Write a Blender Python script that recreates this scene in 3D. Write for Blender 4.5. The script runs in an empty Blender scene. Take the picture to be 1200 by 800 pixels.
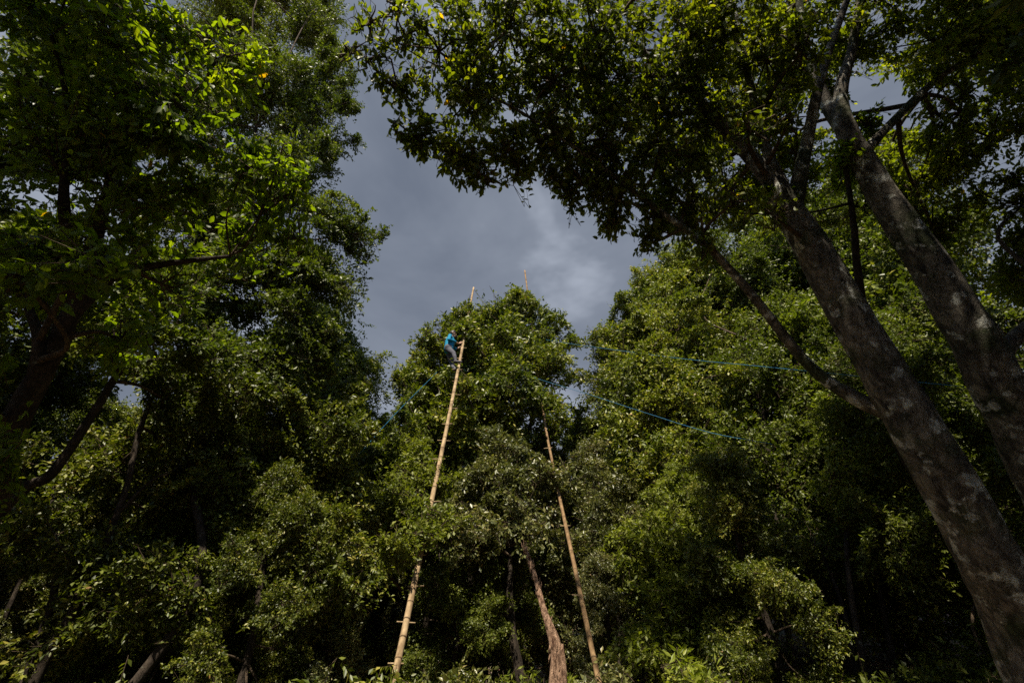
import bpy, math, random
import numpy as np
from mathutils import Vector, Matrix, noise as mnoise

# ------------------------------------------------------------------ camera, world, sun, exposure
SC = bpy.context.scene
COL = SC.collection
PITCH = math.radians(38.0)
F = 567.0                      # focal length in pixels of the 1200 x 800 photograph
CAMZ = 1.6
cam_d = bpy.data.cameras.new('camera')
cam_d.sensor_width = 36.0
cam_d.lens = 36.0 * F / 1200.0
cam_d.clip_start = 0.05
cam_d.clip_end = 2000.0
cam = bpy.data.objects.new('camera', cam_d)
COL.objects.link(cam)
cam.location = (0, 0, CAMZ)
cam.rotation_euler = (math.radians(90) + PITCH, 0, 0)
SC.camera = cam

SUN_DIR = Vector((-0.13, -0.56, 0.82)).normalized()      # towards the sun
SUN_EL = math.asin(SUN_DIR.z)
SUN_AZ = math.atan2(SUN_DIR.x, SUN_DIR.y)                # clockwise from +Y

world = bpy.data.worlds.new('World')
SC.world = world
world.use_nodes = True
wt = world.node_tree
for n in list(wt.nodes):
    wt.nodes.remove(n)
wo = wt.nodes.new('ShaderNodeOutputWorld')
bg = wt.nodes.new('ShaderNodeBackground')
bg.inputs['Strength'].default_value = 0.10
sky = wt.nodes.new('ShaderNodeTexSky')
sky.sky_type = 'NISHITA'
sky.sun_disc = False
sky.sun_elevation = SUN_EL
sky.sun_rotation = SUN_AZ
sky.altitude = 1500
sky.air_density = 1.0
sky.dust_density = 0.6
tc = wt.nodes.new('ShaderNodeTexCoord')
mp = wt.nodes.new('ShaderNodeMapping')
mp.inputs['Scale'].default_value = (1.0, 1.0, 2.1)
mp.inputs['Rotation'].default_value = (0.5, 0.3, 0.4)
mp.inputs['Location'].default_value = (5.3, 2.4, 1.2)
n1 = wt.nodes.new('ShaderNodeTexNoise')
n1.inputs['Scale'].default_value = 1.7
n1.inputs['Detail'].default_value = 5.0
n1.inputs['Roughness'].default_value = 0.56
n1.inputs['Distortion'].default_value = 0.45
cr = wt.nodes.new('ShaderNodeValToRGB')
cr.color_ramp.elements[0].position = 0.34
cr.color_ramp.elements[0].color = (0.76, 0.90, 1.19, 1)
cr.color_ramp.elements[1].position = 0.90
cr.color_ramp.elements[1].color = (3.6, 3.9, 4.5, 1)
e = cr.color_ramp.elements.new(0.52)
e.color = (1.10, 1.26, 1.58, 1)
# the cloud bank stands in front; the sky opens behind the camera, where the sun is
sep = wt.nodes.new('ShaderNodeSeparateXYZ')
mr = wt.nodes.new('ShaderNodeMapRange')
mr.inputs['From Min'].default_value = -0.45
mr.inputs['From Max'].default_value = -0.05
mixw = wt.nodes.new('ShaderNodeMixRGB')
wt.links.new(tc.outputs['Generated'], mp.inputs['Vector'])
wt.links.new(mp.outputs['Vector'], n1.inputs['Vector'])
wt.links.new(n1.outputs['Fac'], cr.inputs['Fac'])
wt.links.new(tc.outputs['Generated'], sep.inputs['Vector'])
wt.links.new(sep.outputs['Y'], mr.inputs['Value'])
wt.links.new(mr.outputs['Result'], mixw.inputs['Fac'])
wt.links.new(sky.outputs['Color'], mixw.inputs['Color1'])
wt.links.new(cr.outputs['Color'], mixw.inputs['Color2'])
wt.links.new(mixw.outputs['Color'], bg.inputs['Color'])
wt.links.new(bg.outputs['Background'], wo.inputs['Surface'])

sun_d = bpy.data.lights.new('sun', 'SUN')
sun_d.energy = 5.0
sun_d.angle = math.radians(0.53)
sun_d.color = (1.0, 0.90, 0.74)
sun = bpy.data.objects.new('sun', sun_d)
COL.objects.link(sun)
sun.rotation_euler = (-SUN_DIR).to_track_quat('-Z', 'Y').to_euler()
sun.location = (0, 0, 40)

SC.view_settings.view_transform = 'Standard'
SC.view_settings.look = 'None'
SC.view_settings.gamma = 1.0
SC.view_settings.use_curve_mapping = False
SC.view_settings.exposure = 1.05
SC.render.engine = 'CYCLES'
SC.cycles.max_bounces = 5
SC.cycles.diffuse_bounces = 3
SC.cycles.glossy_bounces = 2
SC.cycles.transmission_bounces = 3
SC.cycles.use_denoising = False
SC.cycles.sample_clamp_indirect = 4.0

# ------------------------------------------------------------------ helpers
CP, SP = math.cos(PITCH), math.sin(PITCH)


def PD(px, py, d):
    """world point seen at that pixel of the photograph, d metres along the view axis"""
    u, v = (px - 600) / F, (400 - py) / F
    return np.array((u * d, d * (CP - v * SP), CAMZ + d * (SP + v * CP)))


def PY(px, py, Y):
    """the same, at horizontal distance Y in front of the camera"""
    v = (400 - py) / F
    return PD(px, py, Y / (CP - v * SP))


def tag(o, label=None, cat=None, group=None, kind=None):
    if label: o['label'] = label
    if cat: o['category'] = cat
    if group: o['group'] = group
    if kind: o['kind'] = kind
    return o


def empty(name, loc, label, cat, group=None):
    o = bpy.data.objects.new(name, None)
    o.empty_display_size = 0.3
    COL.objects.link(o)
    o.location = [float(c) for c in loc]
    return tag(o, label, cat, group)


def obj(name, me, parent=None, mat=None):
    o = bpy.data.objects.new(name, me)
    COL.objects.link(o)
    if mat is not None:
        me.materials.append(mat)
    if parent is not None:
        o.parent = parent
    return o


def copy_tree(o, parent=None):
    c = o.copy()
    COL.objects.link(c)
    c.parent = parent
    for ch in list(o.children):
        copy_tree(ch, c)
    return c


def mesh_np(name, verts, sizes, idx, smooth=False, attr=None, vattr=None):
    """verts (n,3); sizes = loops per face; idx = flat corner indices"""
    me = bpy.data.meshes.new(name)
    nv, nl, nf = len(verts), len(idx), len(sizes)
    me.vertices.add(nv)
    me.vertices.foreach_set('co', np.ascontiguousarray(verts, dtype=np.float32).ravel())
    me.loops.add(nl)
    me.loops.foreach_set('vertex_index', np.ascontiguousarray(idx, dtype=np.int32))
    me.polygons.add(nf)
    starts = np.concatenate(([0], np.cumsum(sizes)[:-1])).astype(np.int32)
    me.polygons.foreach_set('loop_start', starts)
    me.polygons.foreach_set('loop_total', np.asarray(sizes, dtype=np.int32))
    if smooth:
        me.polygons.foreach_set('use_smooth', np.ones(nf, dtype=bool))
    me.update(calc_edges=True)
    if vattr is not None:
        a = me.attributes.new('tint', 'FLOAT', 'POINT')
        a.data.foreach_set('value', np.ascontiguousarray(vattr, dtype=np.float32))
    return me


class Geo:
    """collects pieces, builds them as one mesh"""
    def __init__(self):
        self.v, self.s, self.i, self.n = [], [], [], 0

    def add(self, v, s, i):
        self.v.append(np.asarray(v, float)); self.s.append(np.asarray(s, int))
        self.i.append(np.asarray(i, int) + self.n); self.n += len(v)

    def build(self, name, mat, parent=None, smooth=True, origin=None):
        v = np.concatenate(self.v)
        if origin is not None:
            v = v - np.asarray(origin)
        me = mesh_np(name, v, np.concatenate(self.s), np.concatenate(self.i), smooth)
        return obj(name, me, parent, mat)


def spline(pts, rad, per=6):
    pts = np.asarray(pts, float); rad = np.asarray(rad, float)
    n = len(pts)
    if n < 3:
        t = np.linspace(0, 1, per + 1)[:, None]
        return pts[0] * (1 - t) + pts[1] * t, rad[0] * (1 - t[:, 0]) + rad[1] * t[:, 0]
    P = np.vstack((2 * pts[0] - pts[1], pts, 2 * pts[-1] - pts[-2]))
    out, ro = [], []
    for k in range(n - 1):
        p0, p1, p2, p3 = P[k:k + 4]
        for j in range(per):
            t = j / per
            out.append(0.5 * ((2 * p1) + (-p0 + p2) * t + (2 * p0 - 5 * p1 + 4 * p2 - p3) * t * t + (-p0 + 3 * p1 - 3 * p2 + p3) * t ** 3))
            ro.append(rad[k] * (1 - t) + rad[k + 1] * t)
    out.append(pts[-1]); ro.append(rad[-1])
    return np.array(out), np.array(ro)


def tube(geo, pts, rad, sides=8, rough=0.0, seed=0, cap=True, ripple=0.0):
    pts = np.asarray(pts, float); rad = np.asarray(rad, float)
    n = len(pts)
    T = np.gradient(pts, axis=0)
    T /= np.linalg.norm(T, axis=1)[:, None] + 1e-9
    up = np.array((0.31, 0.87, 0.12)) if abs(T[0][2]) > 0.6 else np.array((0.1, 0.2, 1.0))
    A = np.cross(T, up); A /= np.linalg.norm(A, axis=1)[:, None] + 1e-9
    B = np.cross(T, A)
    ang = np.linspace(0, 2 * math.pi, sides, endpoint=False)
    V = np.empty((n, sides, 3))
    L = np.concatenate(([0], np.cumsum(np.linalg.norm(np.diff(pts, axis=0), axis=1))))
    for k in range(n):
        r = np.full(sides, rad[k])
        if rough:
            for j in range(sides):
                q = Vector((math.cos(ang[j]) * 1.3 + seed * 7.1, math.sin(ang[j]) * 1.3, L[k] * 1.1 / max(rad[0] * 4, 0.3)))
                q2 = Vector((math.cos(ang[j]) * 4 + seed * 3.3, math.sin(ang[j]) * 4, L[k] * 3.0))
                r[j] *= 1 + rough * (mnoise.noise(q) * 1.0 + mnoise.noise(q2) * 0.35)
        V[k] = pts[k] + np.outer(np.cos(ang) * r, A[k]) + np.outer(np.sin(ang) * r, B[k])
    v = V.reshape(-1, 3)
    k, j = np.meshgrid(np.arange(n - 1), np.arange(sides), indexing='ij')
    j2 = (j + 1) % sides
    q = np.stack((k * sides + j, k * sides + j2, (k + 1) * sides + j2, (k + 1) * sides + j), -1).reshape(-1)
    s = [4] * ((n - 1) * sides)
    idx = list(q)
    if cap:
        s += [sides, sides]
        idx += list(range(sides))[::-1]
        idx += list(range((n - 1) * sides, n * sides))
    geo.add(v, s, idx)


def twigs_np(geo, A, B, r0, r1, sides=3):
    """many straight tapering sticks from A to B"""
    A = np.asarray(A); B = np.asarray(B); n = len(A)
    if n == 0: return
    D = B - A; D /= np.linalg.norm(D, axis=1)[:, None] + 1e-9
    U = np.cross(D, np.array((0.3, 0.5, 0.81))); U /= np.linalg.norm(U, axis=1)[:, None] + 1e-9
    W = np.cross(D, U)
    r0 = np.broadcast_to(r0, n); r1 = np.broadcast_to(r1, n)
    V = np.empty((n, 2, sides, 3))
    for j in range(sides):
        a = 2 * math.pi * j / sides
        o = math.cos(a) * U + math.sin(a) * W
        V[:, 0, j] = A + o * r0[:, None]; V[:, 1, j] = B + o * r1[:, None]
    base = (np.arange(n) * 2 * sides)[:, None, None]
    j = np.arange(sides)
    q = np.stack((j, (j + 1) % sides, (j + 1) % sides + sides, j + sides), -1)[None]
    geo.add(V.reshape(-1, 3), [4] * (n * sides), (base + q).reshape(-1))


# ------------------------------------------------------------------ materials
def newmat(name):
    m = bpy.data.materials.new(name)
    m.use_nodes = True
    nt = m.node_tree
    for n in list(nt.nodes):
        nt.nodes.remove(n)
    out = nt.nodes.new('ShaderNodeOutputMaterial')
    return m, nt, out


def leafmat(name, cols, rough=0.42, trans=0.35, tcol=(1.3, 1.5, 0.45), spec=0.5):
    m, nt, out = newmat(name)
    at = nt.nodes.new('ShaderNodeAttribute'); at.attribute_name = 'tint'
    oi = nt.nodes.new('ShaderNodeObjectInfo')
    cr = nt.nodes.new('ShaderNodeValToRGB')
    els = cr.color_ramp.elements
    els[0].position, els[0].color = cols[0][0], (*cols[0][1], 1)
    els[1].position, els[1].color = cols[-1][0], (*cols[-1][1], 1)
    for p, c in cols[1:-1]:
        e = els.new(p); e.color = (*c, 1)
    nt.links.new(at.outputs['Fac'], cr.inputs['Fac'])
    hs = nt.nodes.new('ShaderNodeHueSaturation')
    mrv = nt.nodes.new('ShaderNodeMapRange')
    mrv.inputs['To Min'].default_value = 0.78
    mrv.inputs['To Max'].default_value = 1.2
    nt.links.new(oi.outputs['Random'], mrv.inputs['Value'])
    nt.links.new(mrv.outputs['Result'], hs.inputs['Value'])
    nt.links.new(cr.outputs['Color'], hs.inputs['Color'])
    bs = nt.nodes.new('ShaderNodeBsdfPrincipled')
    bs.inputs['Roughness'].default_value = rough
    bs.inputs['Specular IOR Level'].default_value = spec
    nt.links.new(hs.outputs['Color'], bs.inputs['Base Color'])
    tr = nt.nodes.new('ShaderNodeBsdfTranslucent')
    mu = nt.nodes.new('ShaderNodeMixRGB'); mu.blend_type = 'MULTIPLY'
    mu.inputs['Fac'].default_value = 1.0
    mu.inputs['Color2'].default_value = (*tcol, 1)
    nt.links.new(hs.outputs['Color'], mu.inputs['Color1'])
    nt.links.new(mu.outputs['Color'], tr.inputs['Color'])
    mx = nt.nodes.new('ShaderNodeMixShader'); mx.inputs['Fac'].default_value = trans
    nt.links.new(bs.outputs['BSDF'], mx.inputs[1]); nt.links.new(tr.outputs['BSDF'], mx.inputs[2])
    nt.links.new(mx.outputs['Shader'], out.inputs['Surface'])
    return m


def barkmat(name, dark, light, lichen=None, lichen_amt=0.62, moss=None, scale=3.0, stretch=0.25, bump=0.6):
    m, nt, out = newmat(name)
    tc = nt.nodes.new('ShaderNodeTexCoord')
    mp = nt.nodes.new('ShaderNodeMapping'); mp.inputs['Scale'].default_value = (1, 1, stretch)
    nt.links.new(tc.outputs['Object'], mp.inputs['Vector'])
    n = nt.nodes.new('ShaderNodeTexNoise'); n.inputs['Scale'].default_value = scale * 3
    n.inputs['Detail'].default_value = 8; n.inputs['Roughness'].default_value = 0.65
    nt.links.new(mp.outputs['Vector'], n.inputs['Vector'])
    cr = nt.nodes.new('ShaderNodeValToRGB')
    cr.color_ramp.elements[0].position = 0.35; cr.color_ramp.elements[0].color = (*dark, 1)
    cr.color_ramp.elements[1].position = 0.68; cr.color_ramp.elements[1].color = (*light, 1)
    nt.links.new(n.outputs['Fac'], cr.inputs['Fac'])
    cur = cr.outputs['Color']
    def blotch(color, sc, lo, hi, cur, off):
        mq = nt.nodes.new('ShaderNodeMapping'); mq.inputs['Location'].default_value = (off, off * 2, off)
        nt.links.new(tc.outputs['Object'], mq.inputs['Vector'])
        nn = nt.nodes.new('ShaderNodeTexNoise'); nn.inputs['Scale'].default_value = sc
        nn.inputs['Detail'].default_value = 4; nn.inputs['Roughness'].default_value = 0.6
        nt.links.new(mq.outputs['Vector'], nn.inputs['Vector'])
        mr = nt.nodes.new('ShaderNodeMapRange')
        mr.inputs['From Min'].default_value = lo; mr.inputs['From Max'].default_value = hi
        nt.links.new(nn.outputs['Fac'], mr.inputs['Value'])
        mx = nt.nodes.new('ShaderNodeMixRGB'); mx.inputs['Color2'].default_value = (*color, 1)
        nt.links.new(mr.outputs['Result'], mx.inputs['Fac']); nt.links.new(cur, mx.inputs['Color1'])
        return mx.outputs['Color']
    if moss:
        cur = blotch(moss, scale * 0.8, 0.50, 0.62, cur, 3.0)
    if lichen:
        cur = blotch(lichen, scale * 2.2, lichen_amt - 0.02, lichen_amt + 0.03, cur, 9.0)
    # furrows between the bark plates
    mv = nt.nodes.new('ShaderNodeMapping'); mv.inputs['Scale'].default_value = (1, 1, 0.38)
    dn = nt.nodes.new('ShaderNodeMixRGB'); dn.inputs['Fac'].default_value = 0.22
    nt.links.new(tc.outputs['Object'], dn.inputs['Color1']); nt.links.new(n.outputs['Color'], dn.inputs['Color2'])
    nt.links.new(dn.outputs['Color'], mv.inputs['Vector'])
    vc = nt.nodes.new('ShaderNodeTexVoronoi'); vc.feature = 'DISTANCE_TO_EDGE'; vc.inputs['Scale'].default_value = scale * 6
    nt.links.new(mv.outputs['Vector'], vc.inputs['Vector'])
    fr = nt.nodes.new('ShaderNodeMapRange'); fr.inputs['From Max'].default_value = 0.12
    fr.inputs['To Min'].default_value = 0.45 if bump > 0.5 else 0.9
    nt.links.new(vc.outputs['Distance'], fr.inputs['Value'])
    fm = nt.nodes.new('ShaderNodeMixRGB'); fm.blend_type = 'MULTIPLY'; fm.inputs['Fac'].default_value = 0.42
    nt.links.new(cur, fm.inputs['Color1']); nt.links.new(fr.outputs['Result'], fm.inputs['Color2'])
    cur = fm.outputs['Color']
    bs = nt.nodes.new('ShaderNodeBsdfPrincipled')
    bs.inputs['Roughness'].default_value = 0.9
    bs.inputs['Specular IOR Level'].default_value = 0.15
    nt.links.new(cur, bs.inputs['Base Color'])
    vo = nt.nodes.new('ShaderNodeTexNoise'); vo.inputs['Scale'].default_value = scale * 7
    vo.inputs['Detail'].default_value = 6; vo.inputs['Roughness'].default_value = 0.7
    nt.links.new(mp.outputs['Vector'], vo.inputs['Vector'])
    bu = nt.nodes.new('ShaderNodeBump'); bu.inputs['Strength'].default_value = bump; bu.inputs['Distance'].default_value = 0.05
    ad = nt.nodes.new('ShaderNodeMath'); ad.operation = 'MULTIPLY_ADD'; ad.inputs[1].default_value = 0.45 if bump > 0.5 else 0.1
    nt.links.new(fr.outputs['Result'], ad.inputs[0]); nt.links.new(vo.outputs['Fac'], ad.inputs[2])
    nt.links.new(ad.outputs[0], bu.inputs['Height'])
    nt.links.new(bu.outputs['Normal'], bs.inputs['Normal'])
    nt.links.new(bs.outputs['BSDF'], out.inputs['Surface'])
    return m


def plain(name, color, rough=0.7, spec=0.3, noise_amt=0.25, scale=20):
    m, nt, out = newmat(name)
    tc = nt.nodes.new('ShaderNodeTexCoord')
    n = nt.nodes.new('ShaderNodeTexNoise'); n.inputs['Scale'].default_value = scale; n.inputs['Detail'].default_value = 4
    nt.links.new(tc.outputs['Object'], n.inputs['Vector'])
    cr = nt.nodes.new('ShaderNodeValToRGB')
    cr.color_ramp.elements[0].position = 0.3
    cr.color_ramp.elements[0].color = (*[c * (1 - noise_amt) for c in color], 1)
    cr.color_ramp.elements[1].position = 0.7
    cr.color_ramp.elements[1].color = (*[min(1, c * (1 + noise_amt)) for c in color], 1)
    nt.links.new(n.outputs['Fac'], cr.inputs['Fac'])
    bs = nt.nodes.new('ShaderNodeBsdfPrincipled')
    bs.inputs['Roughness'].default_value = rough; bs.inputs['Specular IOR Level'].default_value = spec
    nt.links.new(cr.outputs['Color'], bs.inputs['Base Color'])
    nt.links.new(bs.outputs['BSDF'], out.inputs['Surface'])
    return m


# leaf colour runs with the tint of each leaf: mostly one green, some olive, a few yellow or rust old leaves
M_LAUREL = leafmat('laurel_leaf', [(0.0, (0.035, 0.050, 0.006)), (0.45, (0.097, 0.117, 0.011)), (0.80, (0.200, 0.205, 0.024)), (0.93, (0.259, 0.227, 0.043)), (1.0, (0.259, 0.140, 0.043))], rough=0.46, trans=0.28, tcol=(1.3, 1.5, 0.45), spec=0.45)
M_NEAR = leafmat('near_leaf', [(0.0, (0.054, 0.086, 0.007)), (0.5, (0.114, 0.162, 0.010)), (0.86, (0.180, 0.228, 0.014)), (0.985, (0.228, 0.252, 0.017)), (1.0, (0.540, 0.300, 0.019))], rough=0.48, trans=0.55, tcol=(2.1, 2.2, 0.4), spec=0.3)
M_OVER = leafmat('overhead_leaf', [(0.0, (0.048, 0.067, 0.008)), (0.5, (0.096, 0.126, 0.011)), (0.88, (0.174, 0.198, 0.017)), (0.985, (0.240, 0.240, 0.022)), (1.0, (0.600, 0.336, 0.018))], rough=0.48, trans=0.52, tcol=(2.1, 2.1, 0.4), spec=0.3)
M_FRESH = leafmat('fresh_leaf', [(0.0, (0.070, 0.095, 0.010)), (0.5, (0.145, 0.175, 0.018)), (1.0, (0.25, 0.26, 0.04))], rough=0.5, trans=0.38, tcol=(1.4, 1.5, 0.45), spec=0.35)
M_GREY = leafmat('grey_leaf', [(0.0, (0.050, 0.060, 0.018)), (0.5, (0.115, 0.125, 0.034)), (0.9, (0.21, 0.20, 0.065)), (1.0, (0.22, 0.13, 0.05))], rough=0.42, trans=0.24, tcol=(1.3, 1.4, 0.5), spec=0.6)
M_DARK = leafmat('dark_leaf', [(0.0, (0.038, 0.055, 0.008)), (0.5, (0.090, 0.114, 0.013)), (1.0, (0.180, 0.192, 0.029))], rough=0.48, trans=0.32, tcol=(1.4, 1.6, 0.45), spec=0.35)
M_BIGBARK = barkmat('lichen_bark', (0.034, 0.029, 0.024), (0.25, 0.22, 0.175), lichen=(0.42, 0.42, 0.37), lichen_amt=0.585, moss=(0.050, 0.058, 0.028), scale=2.2, stretch=0.5, bump=1.0)
M_BARK = barkmat('forest_bark', (0.016, 0.012, 0.009), (0.060, 0.046, 0.034), lichen=(0.11, 0.11, 0.085), lichen_amt=0.68, scale=3.0)
M_TWIG = barkmat('twig_bark', (0.04, 0.03, 0.02), (0.12, 0.085, 0.055), scale=4)
M_SNAG = barkmat('dead_bark', (0.08, 0.038, 0.022), (0.55, 0.36, 0.24), scale=6.0, stretch=0.3, bump=1.0)
M_BAMBOO = barkmat('weathered_bamboo', (0.13, 0.085, 0.045), (0.42, 0.31, 0.18), scale=2.5, stretch=0.3, bump=0.08)
M_BAMBOO2 = barkmat('old_bamboo', (0.09, 0.055, 0.027), (0.27, 0.175, 0.09), scale=3.5, stretch=0.3, bump=0.15)
M_NODE = plain('bamboo_node', (0.13, 0.085, 0.045), .8, .2, .4, 30)
M_ROPE = plain('blue_rope_fibre', (0.004, 0.095, 0.19), 0.6, 0.3, 0.3, 30)

RNG = np.random.default_rng(7)


def unit(n, rng):
    v = rng.normal(size=(n, 3))
    return v / (np.linalg.norm(v, axis=1)[:, None] + 1e-9)


def norm(v):
    return v / (np.linalg.norm(v, axis=-1, keepdims=True) + 1e-9)


def leaves_mesh(name, P, D, N, L, W, tint, fine):
    """P base, D direction along the blade, N blade normal, L length, W half width"""
    n = len(P)
    D = norm(D)
    S = norm(np.cross(D, N)); N = np.cross(S, D)
    L = L[:, None]; W = W[:, None]
    if fine:
        fold = 0.28
        prof = [(0.30, 0.86), (0.66, 0.92)]
        droop = [0.02, -0.03, -0.14]
        base = P
        m1 = P + D * L * 0.33 + N * L * droop[0]
        m2 = P + D * L * 0.68 + N * L * droop[1]
        tip = P + D * L + N * L * droop[2]
        l1 = P + D * L * 0.36 + S * W * 0.92 + N * W * fold
        r1 = P + D * L * 0.36 - S * W * 0.92 + N * W * fold
        l2 = P + D * L * 0.72 + S * W * 0.80 + N * (W * fold - L * 0.05)
        r2 = P + D * L * 0.72 - S * W * 0.80 + N * (W * fold - L * 0.05)
        V = np.stack((base, m1, m2, tip, l1, l2, r1, r2), 1)
        q = np.array([0, 1, 4, 1, 2, 5, 4, 2, 3, 5, 0, 6, 1, 1, 6, 7, 2, 2, 7, 3])
        s = np.array([3, 4, 3, 3, 4, 3])
        k = 8
    else:
        l1 = P + D * L * 0.48 + S * W + N * W * 0.25
        r1 = P + D * L * 0.48 - S * W + N * W * 0.25
        tip = P + D * L - N * L * 0.08
        V = np.stack((P, l1, tip, r1), 1)
        q = np.array([0, 2, 1, 0, 3, 2]); s = np.array([3, 3]); k = 4
    idx = (np.arange(n)[:, None] * k + q[None]).reshape(-1)
    return mesh_np(name, V.reshape(-1, 3), np.tile(s, n), idx, False, vattr=np.repeat(tint, k))


def lobe_leaves(lobes, rng, llen, lwid, cover, fine, droop=0.15, clump=0.42, floor=None, upbias=0.25):
    """lobes: list of (centre, radius, density). Returns leaf arrays, twig segments and the warp that bends them."""
    Ps, Ds, Ns, Ts, SEG = [], [], [], [], []
    per = 9
    small = np.mean([l[1] for l in lobes]) < .5
    ph = rng.uniform(0, 6); wamp = 0.3 if small else 1.0

    def warp(q):
        s1 = np.sin(q[..., [1, 2, 0]] * 2.3 + np.array((ph, 1.0, 2.0))) + np.sin(q[..., [2, 0, 1]] * 3.7 + np.array((2.0, ph, .3)))
        s2 = np.sin(q[..., [1, 2, 0]] * 9.0 + np.array((.5, ph, 1.7)))
        return q + wamp * (0.20 * s1 + 0.08 * s2)
    for lb in lobes:
        c, r, dens = lb[:3]
        c = np.asarray(c, float)
        nleaf = cover * dens * math.pi * r * r / (llen * lwid * 2 * 0.30)
        ntw = max(4, int(nleaf / per))
        nsub = max(6, int(9 + r * 7))
        dirs = unit(nsub, rng); dirs[:, 2] = dirs[:, 2] * 0.85 + 0.10
        sr = r * rng.uniform(0.22, clump, nsub)
        sc_ = c + dirs * (r * rng.uniform(0.45, 1.24, nsub) - sr * 0.55)[:, None]
        w = sr ** 2; w /= w.sum()
        which = rng.choice(nsub, ntw, p=w)
        u = unit(ntw, rng)
        u = norm(u + dirs[which] * 0.75 + np.array((0, 0, upbias)))
        rad = sr[which] * rng.uniform(0.35, 1.08, ntw) ** 0.7
        tip = sc_[which] + u * rad[:, None] * np.array((1, 1, 0.70))
        loose = rng.random(ntw) < 0.42
        v = unit(ntw, rng)
        far = 1 + 0.38 * rng.random(ntw) * (rng.random(ntw) < 0.16)
        lp = c + v * (r * far * rng.uniform(0.15, 1.0, ntw) ** 0.5)[:, None]
        tip = np.where(loose[:, None], lp, tip)
        u = np.where(loose[:, None], norm(v + 0.5 * unit(ntw, rng)), u)
        tdir = norm(u + rng.normal(scale=0.45, size=(ntw, 3)) + np.array((0, 0, -droop * 0.8)))
        tl = rng.uniform(2.2, 4.6, ntw) * llen
        st = tip - tdir * tl[:, None]
        near = np.argmin(((st[:, None, :] - sc_[None]) ** 2).sum(-1), 1)
        src = sc_[near]
        SEG.append(('b', np.repeat(c[None], nsub, 0), sc_))
        SEG.append(('l', src, st))
        SEG.append(('t', st, tip))
        for j in range(per):
            f = ((j + 0.6) / per) ** 0.8
            p = st + (tip - st) * f
            side = norm(np.cross(tdir, unit(ntw, rng)))
            open_ = 1.1 - 0.6 * f
            d = norm(tdir * (1.0 - 0.45 * open_) + side * open_ + np.array((0, 0, -droop)) + rng.normal(scale=0.12, size=(ntw, 3)))
            nn = norm(np.array((0, 0, 0.75)) + 0.75 * rng.normal(size=(ntw, 3)) + 0.35 * u)
            Ps.append(warp(p)); Ds.append(d); Ns.append(nn)
        ct = (rng.uniform(-0.22, 0.22, nsub) + rng.uniform(-.14, .14))[near]
        t = np.clip(np.tile(ct, per) + rng.beta(2.2, 2.6, ntw * per), 0, 0.93)
        old = rng.random(ntw * per) < 0.0015
        t[old] = 1.0
        Ts.append(t)
    P = np.concatenate(Ps); D = np.concatenate(Ds); N = np.concatenate(Ns); T = np.concatenate(Ts)
    n = len(P)
    L = llen * rng.uniform(0.6, 1.25, n); W = lwid * rng.uniform(0.75, 1.15, n) * (L / llen)
    return (P, D, N, L, W, T), SEG, warp


TOTAL = [0]


def make_tree(name, label, cat, base, trunks, lobes, leaf, mat, group=None, bark=None, sides=10, rough=0.12,
              cover=2.2, fine=False, seed=1, limbs=(), droop=0.15, limb_r=0.05, clump=0.42, twig=M_TWIG, upbias=0.25, floor=None):
    """trunks / limbs: lists of [(point, radius), ...]; lobes in world space"""
    rng = np.random.default_rng(seed)
    base = np.asarray(base, float)
    root = empty(name, base, label, cat, group)
    bark = bark or M_BARK
    nodes = []
    for k, t in enumerate(trunks):
        g = Geo()
        p, r = spline([q[0] for q in t], [q[1] for q in t], 8 if rough > 0.1 else 5)
        if rough:
            wob = rng.normal(scale=0.25, size=p.shape) * r[:, None] * 0.16
            wob[0] = 0; wob[-1] = 0
            p = p + wob
        tube(g, p, r, sides, rough, seed + k)
        g.build('trunk', bark, root, True, base)
        nodes += [(a, b) for a, b in zip(p[len(p) // 3:], r[len(p) // 3:])]
    for k, t in enumerate(limbs):
        g = Geo()
        p, r = spline([q[0] for q in t], [q[1] for q in t], 6)
        tube(g, p, r, max(6, sides - 3), rough, seed + 20 + k)
        g.build('limb', bark, root, True, base)
        nodes += [(a, b) for a, b in zip(p[2:], r[2:])]
    NP = np.array([a for a, b in nodes]); NR = np.array([b for a, b in nodes])
    tw = Geo()
    arr, segs, warp = lobe_leaves(lobes, rng, leaf[0], leaf[1], cover, fine, droop, clump=clump, upbias=upbias, floor=floor)
    P, D, N, L, W, T = arr
    me = leaves_mesh('crown', P - base, D, N, L, W, T, fine)
    TOTAL[0] += len(P)
    crown = obj('crown', me, root, mat)
    # a bough from the nearest wood to each lobe, branches to its clumps, then the leafy twigs
    for lb in lobes:
        c0, r = np.asarray(lb[0], float), lb[1]
        c = warp(c0)
        dd = np.linalg.norm(NP - c, axis=1) + np.maximum(0, NP[:, 2] - c[2]) * 1.2
        k = int(np.argmin(dd)); s = NP[k]
        if dd[k] > 0.05:
            mid = (s + c) / 2 + rng.normal(scale=0.10, size=3) * dd[k] + np.array((0, 0, 0.04 * dd[k]))
            p, q = spline([s, mid, c], [min(NR[k] * 0.7, limb_r), min(NR[k] * 0.5, limb_r * 0.6), limb_r * 0.35], 5)
            tube(tw, p, q, 5, 0, 0, False)
    for kind, A, B in segs:
        step = 1 if (fine or kind == 'b') else 3
        A, B = A[::step], B[::step]
        rr = {'b': (.30, .14), 'l': (.040, .028), 't': (.028, .015)}[kind]
        if kind == 'b':
            M = (A + B) / 2 + rng.normal(scale=.07, size=A.shape)
            twigs_np(tw, warp(A), warp(M), limb_r * .30, limb_r * .22, 4)
            twigs_np(tw, warp(M), warp(B), limb_r * .22, limb_r * .12, 4)
        else:
            twigs_np(tw, warp(A), warp(B), leaf[0] * rr[0] * (1 if fine else 1.4), leaf[0] * rr[1])
    t = tw.build('branches', twig, root, True, base)
    return root


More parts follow.
